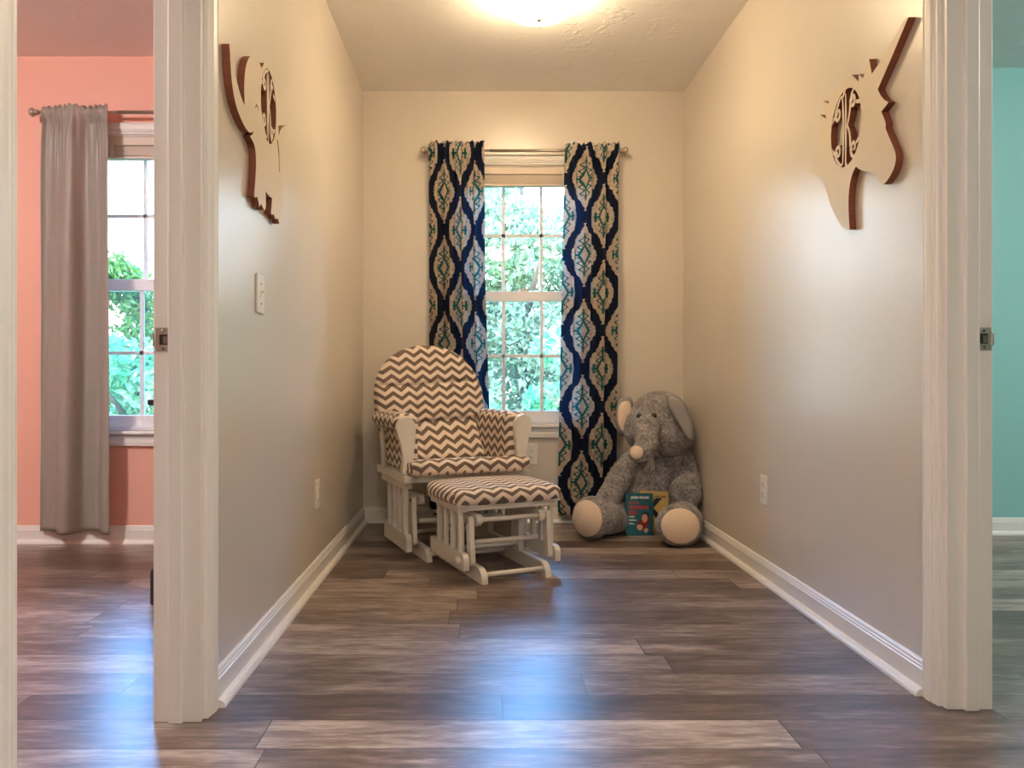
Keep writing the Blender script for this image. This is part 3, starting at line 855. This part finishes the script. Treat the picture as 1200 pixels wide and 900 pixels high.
def make_chair():
    th = math.radians(22)
    t = thing('glider_chair', (-.150, 3.714, 0), 'white wooden glider chair with zigzag striped cushions facing the ottoman', 'chair', th)
    fm = M['frame']
    glide_base(t, .205, -.30, .25, .0, .262, -.165, .165, 0, .240, .075, .277,
               [(-.285, .032, .011), (.22, .032, .011), (-.15, .16, .010), (.06, .16, .010), (.0, .255, .012)])
    # swinging frame
    for s in (-1, 1):
        x = s*.277
        m = MB().box((x-.034, -.262, .352), (x+.034, .235, .386), .004); m.build('side_rail', fm, t)
        MB().box((x-.022, -.205, .318), (x+.022, .19, .352), .003).build('lower_side_rail', fm, t)
        for y in (-.165, -.075, .015, .105):
            MB().box((x-.010, y-.014, .10), (x+.010, y+.014, .322), .003).build('slat', fm, t)
        m = MB(); plate_yz(m, round_front(-.225, .17, .036, .112, .03), x, .026); m.build('glide_rail', fm, t)
        # front arm board, scrolled outline (x outward)
        out = [(-.020, .386), (-.022, .45), (-.030, .52), (-.036, .58), (-.034, .615), (-.020, .640), (.004, .650), (.030, .644), (.050, .624), (.055, .60), (.046, .565), (.032, .52), (.023, .47), (.024, .42), (.030, .386)]
        out = [(p[0]*s*1.0, p[1]) for p in out]
        MB().prism(smooth_loop(out, 1), (s*.283, -.232, 0), (1, 0, 0), (0, 0, 1), (0, .028, 0)).build('arm_board', fm, t)
        # arm rest under the pad, rear spindle
        MB().box((s*.283-.022, -.205, .600), (s*.283+.022, .27, .622), .004).build('arm_rest', fm, t)
        MB().tube([(s*.302, .135, .384), (s*.305, .150, .605)], .011, 12).build('spindle', fm, t)
        # padded arm: roll over the rest and a panel down the inside
        m = MB()
        rounded_box(m, (s*.283-.058, -.205, .585), (s*.283+.056, .24, .662), .034, 6)
        rounded_box(m, (min(s*.222, s*.272), -.203, .385), (max(s*.222, s*.272), .23, .63), .020, 6)
        m.build('arm_pad', M['chev'], t, uv=lambda co, n: (co.y*1.0, (co.z if abs(n.z) < .75 else .66+abs(co.x))))
    MB().box((-.29, -.262, .352), (.29, -.232, .386), .004).build('front_rail', fm, t)
    MB().box((-.25, .20, .352), (.25, .232, .386), .004).build('rear_rail', fm, t)
    m = MB()
    for k in range(6): m.box((-.245+.085*k, -.235, .366), (-.245+.085*k+.06, .21, .378), 0, Matrix.Translation((0, -.235, .37)) @ Matrix.Rotation(-.115, 4, 'X') @ Matrix.Translation((0, .235, -.37)))
    m.build('seat_slats', fm, t)
    # back frame
    def yb(z): return .255+(z-.40)*.235
    for s in (-1, 1):
        MB().tube([(s*.255, yb(.37)+.03, .37), (s*.262, yb(.6)+.032, .60), (s*.235, yb(.85)+.032, .85)], [.016, .016, .014], 10).build('back_post', fm, t)
    MB().tube([(.235*math.cos(a), yb(.85+.08*math.sin(a))+.032, .85+.08*math.sin(a)) for a in [math.pi*k/14 for k in range(15)]], .015, 10).build('back_top_rail', fm, t)
    for x in (-.15, -.05, .05, .15):
        MB().tube([(x, yb(.38)+.03, .38), (x, yb(.9)+.032, .90)], .009, 8).build('back_spindle', fm, t)
    # back cushion
    m = MB(); N, K = 64, 72; z0, z1 = .40, 1.003
    def halfw(z):
        if z > .72: return .302*math.sqrt(max(0, 1-((z-.72)/(z1-.72))**2.15))
        return .302-.045*((.72-z)/.32)**2
    front = []; back = []
    for j in range(K+1):
        tz = j/K; z = z0+(z1-z0)*(1-(1-tz)**1.35) if tz > 0 else z0
        w = max(halfw(z), .004); rf, rb = [], []
        for i in range(N+1):
            a = -1+2*i/N; a = math.copysign(abs(a)**.85, a)
            x = w*a
            e = max(0, 1-abs(a)**5)*max(0, 1-max(0, (z-.93)/.0735)**3)*min(1, (z-z0)/.05+.25)
            thick = .072*math.sqrt(max(0, e)) + .004
            for zc, dp in ((.795, .018), (.600, .020)):
                zz = z - zc - .010*math.sin(x*8)
                thick -= dp*math.exp(-(zz/.011)**2)*(1 if abs(a) < .97 else .3)
            if z < .80:
                for xc in (-.105, .085):
                    thick -= .010*math.exp(-((x-xc)/.010)**2)*(1-math.exp(-((z-.795)/.05)**2)*.2)
                thick += .018*max(0, math.sin((z-.42)*math.pi/.19))**.7 if .42 < z < .79 and False else .010*abs(math.sin((z-.405)*math.pi/.195))
            thick += .004*noise.noise((x*9, z*9, 2))
            yc = yb(z)
            if z < .61: yc -= .125*((.61-z)/.21)**1.2
            rf.append(m.b.verts.new((x, yc-thick, z))); rb.append(m.b.verts.new((x, yc+max(.003, thick*.35), z)))
        front.append(rf); back.append(rb)
    for j in range(K):
        for i in range(N):
            m.b.faces.new((front[j][i], front[j][i+1], front[j+1][i+1], front[j+1][i])).smooth = True
            m.b.faces.new((back[j][i+1], back[j][i], back[j+1][i], back[j+1][i+1])).smooth = True
        for i, rv in ((0, False), (N, True)):
            q = (front[j][i], front[j+1][i], back[j+1][i], back[j][i])
            m.b.faces.new(q[::-1] if rv else q).smooth = True
    for i in range(N):
        m.b.faces.new((front[0][i+1], front[0][i], back[0][i], back[0][i+1])).smooth = True
        m.b.faces.new((front[K][i], front[K][i+1], back[K][i+1], back[K][i])).smooth = True
    m.build('back_cushion', M['chev'], t, uv=lambda co, n: (co.x+.01, co.z*1.03))
    # seat cushion
    m = MB(); rounded_box(m, (-.295, -.318, .387), (.295, -.09, .456), .028, 8, .006)
    rounded_box(m, (-.222, -.16, .387), (.222, .192, .458), .028, 8, .006)
    for v in m.b.verts: v.co.z -= .115*max(0, v.co.y+.29)
    m.build('seat_cushion', M['chev'], t, uv=uv_cushion(.456))
    return t
make_chair()

def make_ottoman():
    th = math.radians(23)
    t = thing('glider_ottoman', (.052, 3.285, 0), 'white wooden gliding ottoman with a zigzag striped cushion in front of the glider', 'ottoman', th)
    fm = M['frame']
    glide_base(t, .143, -.252, .26, .035, .245, -.175, .165, 0, .176, .085, .208,
               [(-.225, .032, .010), (.16, .032, .010), (-.150, .150, .010), (.02, .09, .010), (-.178, .245, .010), (.165, .245, .010)])
    for s in (-1, 1):
        x = s*.208
        MB().box((x-.018, -.172, .278), (x+.018, .172, .305), .003).build('side_rail', fm, t)
        for y in (-.145, -.062, .020, .102):
            MB().box((x-.009, y-.013, .10), (x+.009, y+.013, .282), .003).build('slat', fm, t)
        m = MB(); plate_yz(m, round_front(-.215, .19, .052, .116, .028), x, .024); gr = m.build('glide_rail', fm, t)
        MB().lathe([(.017, 0), (.017, .012), (.012, .016), (0, .017)], (s*(.208+.012), -.165, .085), (s, 0, 0), 18).build('bolt_cap', fm, gr)
    MB().box((-.22, -.172, .282), (.22, -.150, .305), .003).build('front_rail', fm, t)
    MB().box((-.22, .150, .282), (.22, .172, .305), .003).build('rear_rail', fm, t)
    MB().box((-.235, -.185, .303), (.235, .185, .312)).build('cushion_board', fm, t)
    m = MB(); rounded_box(m, (-.258, -.205, .306), (.258, .205, .362), .027, 9, .020)
    # round the corners in plan
    for v in m.b.verts:
        x, y = v.co.x/.258, v.co.y/.205
        k = max(0, (abs(x)**4*abs(y)**4)); v.co.x *= 1-.09*k; v.co.y *= 1-.09*k
    m.build('cushion', M['chev'], t, uv=uv_cushion(.362))
make_ottoman()

# ------------------------------------------------------------------ plush elephant
def make_elephant():
    m = MB()
    def chain(pts, n=7):
        for (a, ra), (b, rb) in zip(pts, pts[1:]):
            for k in range(n+1):
                f = k/n; m.sphere(a.lerp(b, f), ra+(rb-ra)*f, 3)
    # body and head
    bc = P(768, 574, 4.13)
    m.sphere(P(770, 590, 4.115), (.185, .135, .175), 4)
    m.sphere(P(771, 560, 4.13), (.165, .125, .16), 4)
    m.sphere(P(773, 494, 4.085), (.168, .150, .168), 4)
    m.sphere(P(784, 509, 4.06), (.135, .14, .118), 4)
    m.sphere(P(752, 503, 4.05), (.095, .12, .12), 3)
    # trunk
    chain([(P(759, 492, 4.005), .076), (P(757, 500, 3.935), .069), (P(757, 510, 3.88), .062), (P(758, 520, 3.855), .060), (P(753, 529, 3.825), .052), (P(747, 531, 3.80), .044)])
    # arms
    chain([(P(799, 540, 4.10), .072), (P(812, 556, 4.05), .074), (P(812, 570, 4.0), .078), (P(805, 576, 3.965), .088)])
    chain([(P(738, 543, 4.11), .062), (P(724, 565, 4.06), .064), (P(712, 586, 4.0), .066), (P(706, 594, 3.97), .060)])
    # legs
    chain([(P(748, 602, 4.11), .085), (P(722, 608, 4.0), .076), (P(711, 608, 3.90), .084)])
    chain([(P(795, 603, 4.08), .105), (P(802, 612, 3.88), .098), (P(799, 620, 3.76), .095)])
    # feet: flattened along the sole direction
    fl, fr = P(693, 0, 3.835), P(795, 0, 3.68)
    fl.z, fr.z = .112, .104
    dl = Vector((-.62, -.78, .05)).normalized(); dr = Vector((-.04, -1, .10)).normalized()
    def foot(c, d, r):
        q = Vector((0, -1, 0)).rotation_difference(d).to_matrix().to_4x4()
        m.sphere(c, (r[0], .072, r[1]), 4, Mx=q)
        m.sphere(c-d*.05, (r[0]*.86, .06, r[1]*.86), 3, Mx=q)
        return q
    ql = foot(fl, dl, (.104, .112)); qr = foot(fr, dr, (.113, .104))
    tmp = m.build('tmp', M['plush'])
    r = tmp.modifiers.new('r', 'REMESH'); r.mode = 'VOXEL'; r.voxel_size = .0065
    s = tmp.modifiers.new('s', 'SMOOTH'); s.factor = .5; s.iterations = 9
    me = to_mesh(tmp); bpy.data.objects.remove(tmp)
    nm = [v.normal.copy() for v in me.vertices]
    for v, n in zip(me.vertices, nm):
        k = noise.noise(v.co*150)*.5+noise.noise(v.co*75)*.5+noise.noise(v.co*24)*.4
        v.co += n*k*.0042
        v.co.x = min(v.co.x, XR-.004 if v.co.z > .10 else XR-.036)
        v.co.y = min(v.co.y, YB-.004 if v.co.z > .10 else YB-.036)
        v.co.z = max(v.co.z, .001)
    for p in me.polygons: p.use_smooth = True
    me.name = 'plush_body'; me.materials.clear(); me.materials.append(M['plush'])
    root = thing('plush_elephant', (P(768, 600, 4.05).x, 4.05, 0), 'large grey plush elephant with cream soles sitting in the corner', 'plush toy')
    body = bpy.data.objects.new('plush_body', me); col.objects.link(body); body.parent = root
    bvh = BVHTree.FromPolygons([v.co.copy() for v in me.vertices], [tuple(p.vertices) for p in me.polygons])
    cam = Vector((0, 0, H))
    def hit(px, py):
        d = (P(px, py, 1)-cam).normalized(); h = bvh.ray_cast(cam, d); return h[0], h[1]
    # soles: a domed patch hugging each foot
    def pad(c, q, r, name='foot_pad', rim=.82):
        b = MB(); rings = 14; n = 40; R = []
        for i in range(rings+1):
            rr = rim*i/rings
            ring = []
            for k in range(n):
                a = 6.2832*k/n
                lx, lz = r[0]*rr*math.cos(a), r[1]*rr*math.sin(a)
                ly = -.072*math.sqrt(max(0, 1-rr*rr))-.004
                ring.append((lx, ly, lz))
            R.append(ring)
        vs = [[b.b.verts.new(c+(q @ Vector(p))) for p in ring] for ring in R[1:]]
        cv = b.b.verts.new(c+(q @ Vector(R[0][0])))
        back = [b.b.verts.new(c+(q @ Vector((p[0]*1.0, p[1]+.02, p[2])))) for p in R[-1]]
        for k in range(n):
            k2 = (k+1) % n
            b.b.faces.new((cv, vs[0][k], vs[0][k2])).smooth = True
            for i in range(rings-1): b.b.faces.new((vs[i][k], vs[i+1][k], vs[i+1][k2], vs[i][k2])).smooth = True
            b.b.faces.new((vs[-1][k], back[k], back[k2], vs[-1][k2])).smooth = True
        return b.build(name, M['cream'], root)
    pad(fl, ql, (.104, .112)); pad(fr, qr, (.113, .104))
    # trunk tip
    h, n = hit(745.5, 530)
    if h is None: h, n = P(745, 530, 3.78), Vector((-.4, -.9, 0))
    tipd = Vector((-.45, -.88, .08)).normalized()
    qt = Vector((0, -1, 0)).rotation_difference(tipd).to_matrix().to_4x4()
    b = MB(); b.sphere(h-tipd*.004, (.034, .017, .034), 3, Mx=qt); b.build('trunk_tip', M['cream'], root)
    # eyes
    for px, py in ((749, 487.5), (766.5, 487)):
        h, n = hit(px, py)
        b = MB(); b.sphere(h-n*.0005, .0145, 3); b.build('eye', M['eye'], root)
    # ears: thick leaf shapes with a lining
    def ear(outline, Yc, bulge, flipn, lining, thick=.026, tilt=(0, 0), inset=.78):
        cx = sum(p[0] for p in outline)/len(outline); cyy = sum(p[1] for p in outline)/len(outline)
        out = smooth_loop(outline, 2)
        def surf(sc_, off, nm, mat, parent, yo):
            b = MB(); n = len(out); rings = 6
            def pos(p, f, side):
                qx, qy = cx+(p[0]-cx)*f*sc_, cyy+(p[1]-cyy)*f*sc_
                Y = Yc+tilt[0]*(qx-cx)+tilt[1]*(qy-cyy)+yo
                w = P(qx, qy, Y); e = math.sqrt(max(0, 1-f**2.5))
                return w+Vector((0, side*(off*e), 0))+Vector((0, noise.noise(w*14)*.006, 0))
            for side in (-1, 1):
                c = b.b.verts.new(pos((cx, cyy), 0, side)); prev = None
                for i in range(1, rings+1):
                    ring = [b.b.verts.new(pos(p, i/rings, side)) for p in out]
                    for k in range(n):
                        k2 = (k+1) % n
                        if prev is None: b.b.faces.new((c, ring[k], ring[k2])).smooth = True
                        else: b.b.faces.new((prev[k], ring[k], ring[k2], prev[k2])).smooth = True
                    prev = ring
            bmesh.ops.remove_doubles(b.b, verts=b.b.verts[:], dist=.0004)
            return b.build(nm, mat, parent)
        e = surf(1.0, thick*.5, 'ear', M['ear'], root, 0)
        if lining: surf(inset, thick*.42, 'ear_lining', M['cream'], e, -.010)
        return e
    ear([(741, 467), (736, 464), (729, 465), (723, 472), (721, 485), (721, 498), (725, 509), (731, 512), (737, 510), (741, 498), (744, 482)], 4.10, .02, 1, True, .034)
    ear([(781, 464), (788, 463), (796, 466), (802, 474), (807, 486), (811, 500), (813, 511), (812, 518), (807, 518), (801, 508), (795, 497), (788, 485), (782, 475)], 3.875, .02, 1, False, .026, tilt=(-.0022, .0))
    # ribbon bow at the neck
    h, n = hit(763, 541)
    c = h+Vector((0, -.008, .0)) if h else P(763, 541, 3.95)
    b = MB()
    b.sphere(c+Vector((.005, 0, .035)), (.014, .010, .012), 2)
    for s, dx, ln in ((-1, -.035, .085), (1, .004, .105)):
        for k in range(6):
            f0, f1 = k/6, (k+1)/6
            z0, z1 = .035-ln*f0, .035-ln*f1
            w = .008+.006*f0; w1 = .008+.006*f1
            x0, x1 = dx*f0, dx*f1
            y0, y1 = -.006-.012*math.sin(f0*3), -.006-.012*math.sin(f1*3)
            vs = [b.b.verts.new(c+Vector(p)) for p in ((x0-w, y0, z0), (x0+w, y0+.003, z0), (x1+w1, y1+.003, z1-(.010 if k == 5 else 0)), (x1-w1, y1, z1))]
            b.b.faces.new(vs)
    for s in (-1, 1):
        b.tube([c+Vector((.005, -.002, .035)), c+Vector((.005+s*.022, -.006, .050)), c+Vector((.005+s*.030, -.004, .034)), c+Vector((.005+s*.012, -.002, .028))], [.003, .009, .009, .003], 8)
    bow = b.build('ribbon_bow', M['ribbon'], root)
    bow.modifiers.new('thickness', 'SOLIDIFY').thickness = .0015
    # seam over the forehead
    pts = [hit(770-3.0*k/8+(1.5 if k % 2 else 0)*.3, 461+20*k/8) for k in range(9)]
    pts = [p[0]+p[1]*.001 for p in pts if p[0] is not None]
    if len(pts) > 3:
        b = MB(); b.tube(pts, .0022, 6); b.build('seam', M['plush'], root)
    world_children(root)
make_elephant()

# ------------------------------------------------------------------ the two books
def text_mesh(txt, size, width=None, bold=0.0):
    cu = bpy.data.curves.new('tmp', 'FONT'); cu.body = txt; cu.size = size; cu.extrude = .0002; cu.offset = bold
    cu.align_x = 'LEFT'; cu.resolution_u = 3
    ob = bpy.data.objects.new('tmp', cu); col.objects.link(ob)
    me = to_mesh(ob); bpy.data.objects.remove(ob); bpy.data.curves.remove(cu)
    xs = [v.co.x for v in me.vertices]; x0, x1 = min(xs), max(xs)
    k = (width/(x1-x0)) if width else 1
    for v in me.vertices: v.co.x = (v.co.x-x0)*k
    return me
def make_book(loc, w, h, d, rz, lean, roll, cover, label):
    t = thing('book', loc, label, 'book')
    t.rotation_euler = (lean, roll, rz)
    # local: x 0..w, y 0 (front) .. d, z 0..h
    c = MB().box((0, 0, 0), (w, .003, h), .0008).box((0, d-.003, 0), (w, d, h), .0008).box((0, 0, 0), (.003, d, h), .0008)
    c.build('cover', cover, t)
    MB().box((.003, .003, .004), (w-.004, d-.003, h-.004)).build('page_block', M['paper'], t)
    return t
def put_text(t, txt, x, z, size, width, mat, bold=.0, y=-.0004, name='lettering'):
    me = text_mesh(txt, size, width, bold)
    me.transform(Matrix(((1, 0, 0, x), (0, 0, -1, y), (0, 1, 0, z), (0, 0, 0, 1))))
    me.materials.clear(); me.materials.append(mat)
    o = bpy.data.objects.new(name, me); col.objects.link(o); o.parent = t
def put_blob(m, pts, y): m.prism(smooth_loop(pts, 2), (0, y, 0), (1, 0, 0), (0, 0, 1), (0, .0003, 0))
YK = 3.935
tb = make_book((P(733.4, 0, YK).x, YK, .0), .146, .219, .018, 0, math.radians(-5), math.radians(.3), M['book_teal'],
               'teal hardcover book with red title leaning on the plush elephant')
put_text(tb, 'JOCKO WILLINK', .028, .192, .016, .098, M['ink_white'], .0010)
put_text(tb, 'WAY OF THE', .016, .164, .016, .055, M['ink_red'], .0006)
put_text(tb, 'WARRIOR', .016, .137, .027, .108, M['ink_red'], .0012)
put_text(tb, 'KID', .016, .110, .025, .050, M['ink_red'], .0012)
put_text(tb, 'WHERE', .016, .094, .010, .030, M['ink_white'], .0006)
put_text(tb, "THERE'S A", .016, .076, .010, .044, M['ink_white'], .0006)
put_text(tb, 'WILL...', .016, .058, .010, .034, M['ink_white'], .0006)
# plain colour shapes of the cover picture
m = MB(); put_blob(m, [(.062, .040), (.060, .062), (.072, .080), (.092, .086), (.118, .088), (.132, .100), (.128, .080), (.118, .060), (.112, .034), (.090, .034)], -.0005)
m.build('print_shape', M['ink_maroon'], tb)
m = MB(); put_blob(m, [(.086, .112), (.094, .120), (.114, .120), (.124, .112), (.122, .094), (.086, .094)], -.0007); m.build('print_shape', M['ink_black'], tb)
m = MB(); put_blob(m, [(.086, .080), (.085, .104), (.096, .112), (.112, .110), (.116, .092), (.112, .074), (.100, .066), (.090, .070)], -.0010)
put_blob(m, [(.056, .044), (.062, .056), (.076, .058), (.090, .050), (.088, .032), (.076, .026), (.064, .030)], -.0010)
put_blob(m, [(.094, .022), (.096, .034), (.108, .040), (.120, .034), (.116, .022), (.104, .012)], -.0010)
m.build('print_shape', M['ink_skin'], tb)
YK2 = 3.962
yb_ = make_book((P(749.5, 0, YK2).x, YK2, .0), .150, .228, .014, 0, math.radians(-5), math.radians(2.0), M['book_yellow'],
                'yellow book with large black letter behind the teal book')
put_text(yb_, 'WILLINK', .076, .196, .014, .062, M['ink_black'], .0004)
put_text(yb_, 'AUTHOR OF', .076, .184, .007, .040, M['ink_black'], .0)
put_text(yb_, 'K', .030, .088, .145, .096, M['ink_black'], .006)

# ------------------------------------------------------------------ black cabinet edge in the coral room
YD = 2.70
t = thing('black_cabinet', (-1.0, 2.95, 0), 'tall narrow black cabinet half hidden by the left door jamb', 'cabinet')
xe = P(176.3, 0, YD).x; xw = XL-WT-.002
MB().box((xe, YD+.03, .10), (xw, YD+.50, .72), .004).build('body', M['black'], t)
MB().box((P(172.2, 0, YD).x, YD, P(0, 475, YD).z), (xw, YD+.53, P(0, 468, YD).z), .004).build('top', M['black'], t)
MB().box((P(173.0, 0, YD).x, YD+.01, 0), (xw, YD+.52, P(0, 668, YD).z), .012).build('base', M['black'], t)
m = MB().tube([(xe-.018, YD+.18, .42), (xe-.018, YD+.30, .42)], .005, 8)
m.tube([(xe, YD+.185, .42), (xe-.018, YD+.185, .42)], .004, 8).tube([(xe, YD+.295, .42), (xe-.018, YD+.295, .42)], .004, 8)
m.build('handle', M['black'], t)
world_children(t)

# ------------------------------------------------------------------ outdoors
GZ = -2.6
tag(MB().box((-60, YB+.6, GZ-.2), (60, 70, GZ)).build('lawn', M['lawn']), 'green lawn far below outside the windows', 'lawn', kind='structure')
def leaf_blob(centres, count, size, rnd):
    m = MB()
    for _ in range(count):
        c, r = rnd.choice(centres)
        d = Vector((rnd.gauss(0, 1), rnd.gauss(0, 1), rnd.gauss(0, 1))).normalized()*(rnd.random()**.42)
        p = c+Vector((d.x*r[0], d.y*r[1], d.z*r[2]))
        n = Vector((rnd.gauss(0, 1), rnd.gauss(0, 1), rnd.gauss(.5, 1))).normalized()
        u = n.orthogonal().normalized(); u.rotate(Matrix.Rotation(rnd.random()*6.28, 3, n)); v = n.cross(u)
        s = size*rnd.uniform(.6, 1.3)
        q = [p-u*s, p-u*s*.2+v*s*.42+n*s*.1, p+u*s, p-u*s*.2-v*s*.42+n*s*.1]
        m.b.faces.new([m.b.verts.new(x) for x in q])
    return m
def tree(x, y, top, rad, mat, seed, label, count, size, low=.2):
    rnd = random.Random(seed)
    t = thing('leafy_tree', (x, y, GZ), label, 'tree')
    hgt = top-GZ
    pts = [(x, y, GZ), (x+.1, y, GZ+hgt*.3), (x-.05, y+.1, GZ+hgt*.6), (x, y, GZ+hgt*.9)]
    k = MB().tube(pts, [rad*.075, rad*.06, rad*.04, rad*.012], 10)
    for j in range(6):
        a = rnd.random()*6.28; z = GZ+hgt*(.35+.08*j)
        k.tube([(x, y, z), (x+math.cos(a)*rad*.4, y+math.sin(a)*rad*.4, z+hgt*.12), (x+math.cos(a)*rad*.75, y+math.sin(a)*rad*.75, z+hgt*.18)], [rad*.03, rad*.02, rad*.006], 6)
    k.build('trunk', M['bark'], t)
    cs = []
    for j in range(26):
        a = rnd.random()*6.28; f = rnd.uniform(low, .92); rr = rad*(math.sin(math.pi*min(1, f*.92+.06))**.6)*rnd.uniform(.2, .8)
        br = rad*rnd.uniform(.26, .42)
        z = GZ+hgt*f
        z = min(z, top-br*.75)
        cs.append((Vector((x+math.cos(a)*rr, y+math.sin(a)*rr, z)), (br, br, br*.75)))
    leaf_blob(cs, count, size, rnd).build('foliage', mat, t, recalc=False)
    world_children(t)
tree(.7, 12.6, 4.9, 2.6, M['leaf'], 1, 'large pale green tree filling the upper half of the alcove window', 42000, .075, .3)
tree(6.0, 13.5, 4.3, 2.4, M['leaf'], 2, 'pale green tree outside, right of the large one behind the alcove window', 9000, .11)
tree(1.30, 8.3, 1.70, 1.1, M['leaf2'], 3, 'bright green small tree in the lower right of the alcove window', 12000, .07)
tree(-.75, 8.5, 1.55, 1.05, M['leaf2'], 4, 'bright green small tree in the lower left of the alcove window', 11000, .07)
tree(-4.9, 10.6, 1.5, 1.7, M['leaf2'], 5, 'bright green small tree low in the coral room window', 14000, .09)
for i, (x, y, top) in enumerate(((-22.5, 29, 5.4), (-15.6, 30, 6.1), (-8.8, 31, 5.5), (-1.8, 32, 5.2), (5.2, 32, 5.6), (12.2, 31, 5.8))):
    where = ['at the far left end of the distant tree line', 'behind the coral room window in the distant tree line', 'third from the left in the distant tree line',
             'fourth from the left in the distant tree line', 'fifth from the left in the distant tree line', 'at the far right end of the distant tree line'][i]
    tree(x, y, top, 3.2, M['leaf3'], 20+i, 'olive green tree '+where, 9000, .20, .10)

# ------------------------------------------------------------------ light
w = bpy.data.worlds.new('sky'); sc.world = w; w.use_nodes = True
nt = w.node_tree; bg = nt.nodes['Background']
tc = nt.nodes.new('ShaderNodeTexCoord')
x, y, z = split(nt, tc.outputs['Generated'])
skyc = ramp(nt, z, [(.0, (.80, .86, .92)), (.10, (.92, .97, 1.0)), (.22, (.80, .95, 1.1)), (.36, (.40, 1.15, 2.6)), (.55, (.38, 1.1, 2.5)), (.85, (.18, .45, .95))])
nt.links.new(skyc, bg.inputs['Color']); bg.inputs['Strength'].default_value = 5.5
sun = bpy.data.lights.new('sun', 'SUN'); sun.energy = 3.4; sun.angle = .01; sun.color = (1, .95, .86)
so = bpy.data.objects.new('sun', sun); col.objects.link(so)
so.rotation_euler = Vector((.35, 1.0, -.85)).to_track_quat('-Z', 'Y').to_euler(); so.location = (0, -5, 12)
for W, Y in ((W1, YB), (W2, YP), (W3, YT)):
    a = bpy.data.lights.new('window_portal', 'AREA'); a.shape = 'RECTANGLE'; a.size = W[1]-W[0]; a.size_y = W[3]-W[2]
    a.cycles.is_portal = True
    o = bpy.data.objects.new('window_portal', a); col.objects.link(o)
    o.location = ((W[0]+W[1])/2, Y+.17, (W[2]+W[3])/2); o.rotation_euler = (math.radians(-90), 0, 0)

# ------------------------------------------------------------------ camera
cam = bpy.data.cameras.new('camera'); co = bpy.data.objects.new('camera', cam); col.objects.link(co)
co.location = (0, 0, H); co.rotation_euler = (math.radians(90), 0, 0)
cam.sensor_fit = 'HORIZONTAL'; cam.sensor_width = 36; cam.lens = 36*F/1200
cam.shift_x = (600-CX)/1200; cam.shift_y = (CY-450)/1200
cam.clip_start = .05
sc.camera = co
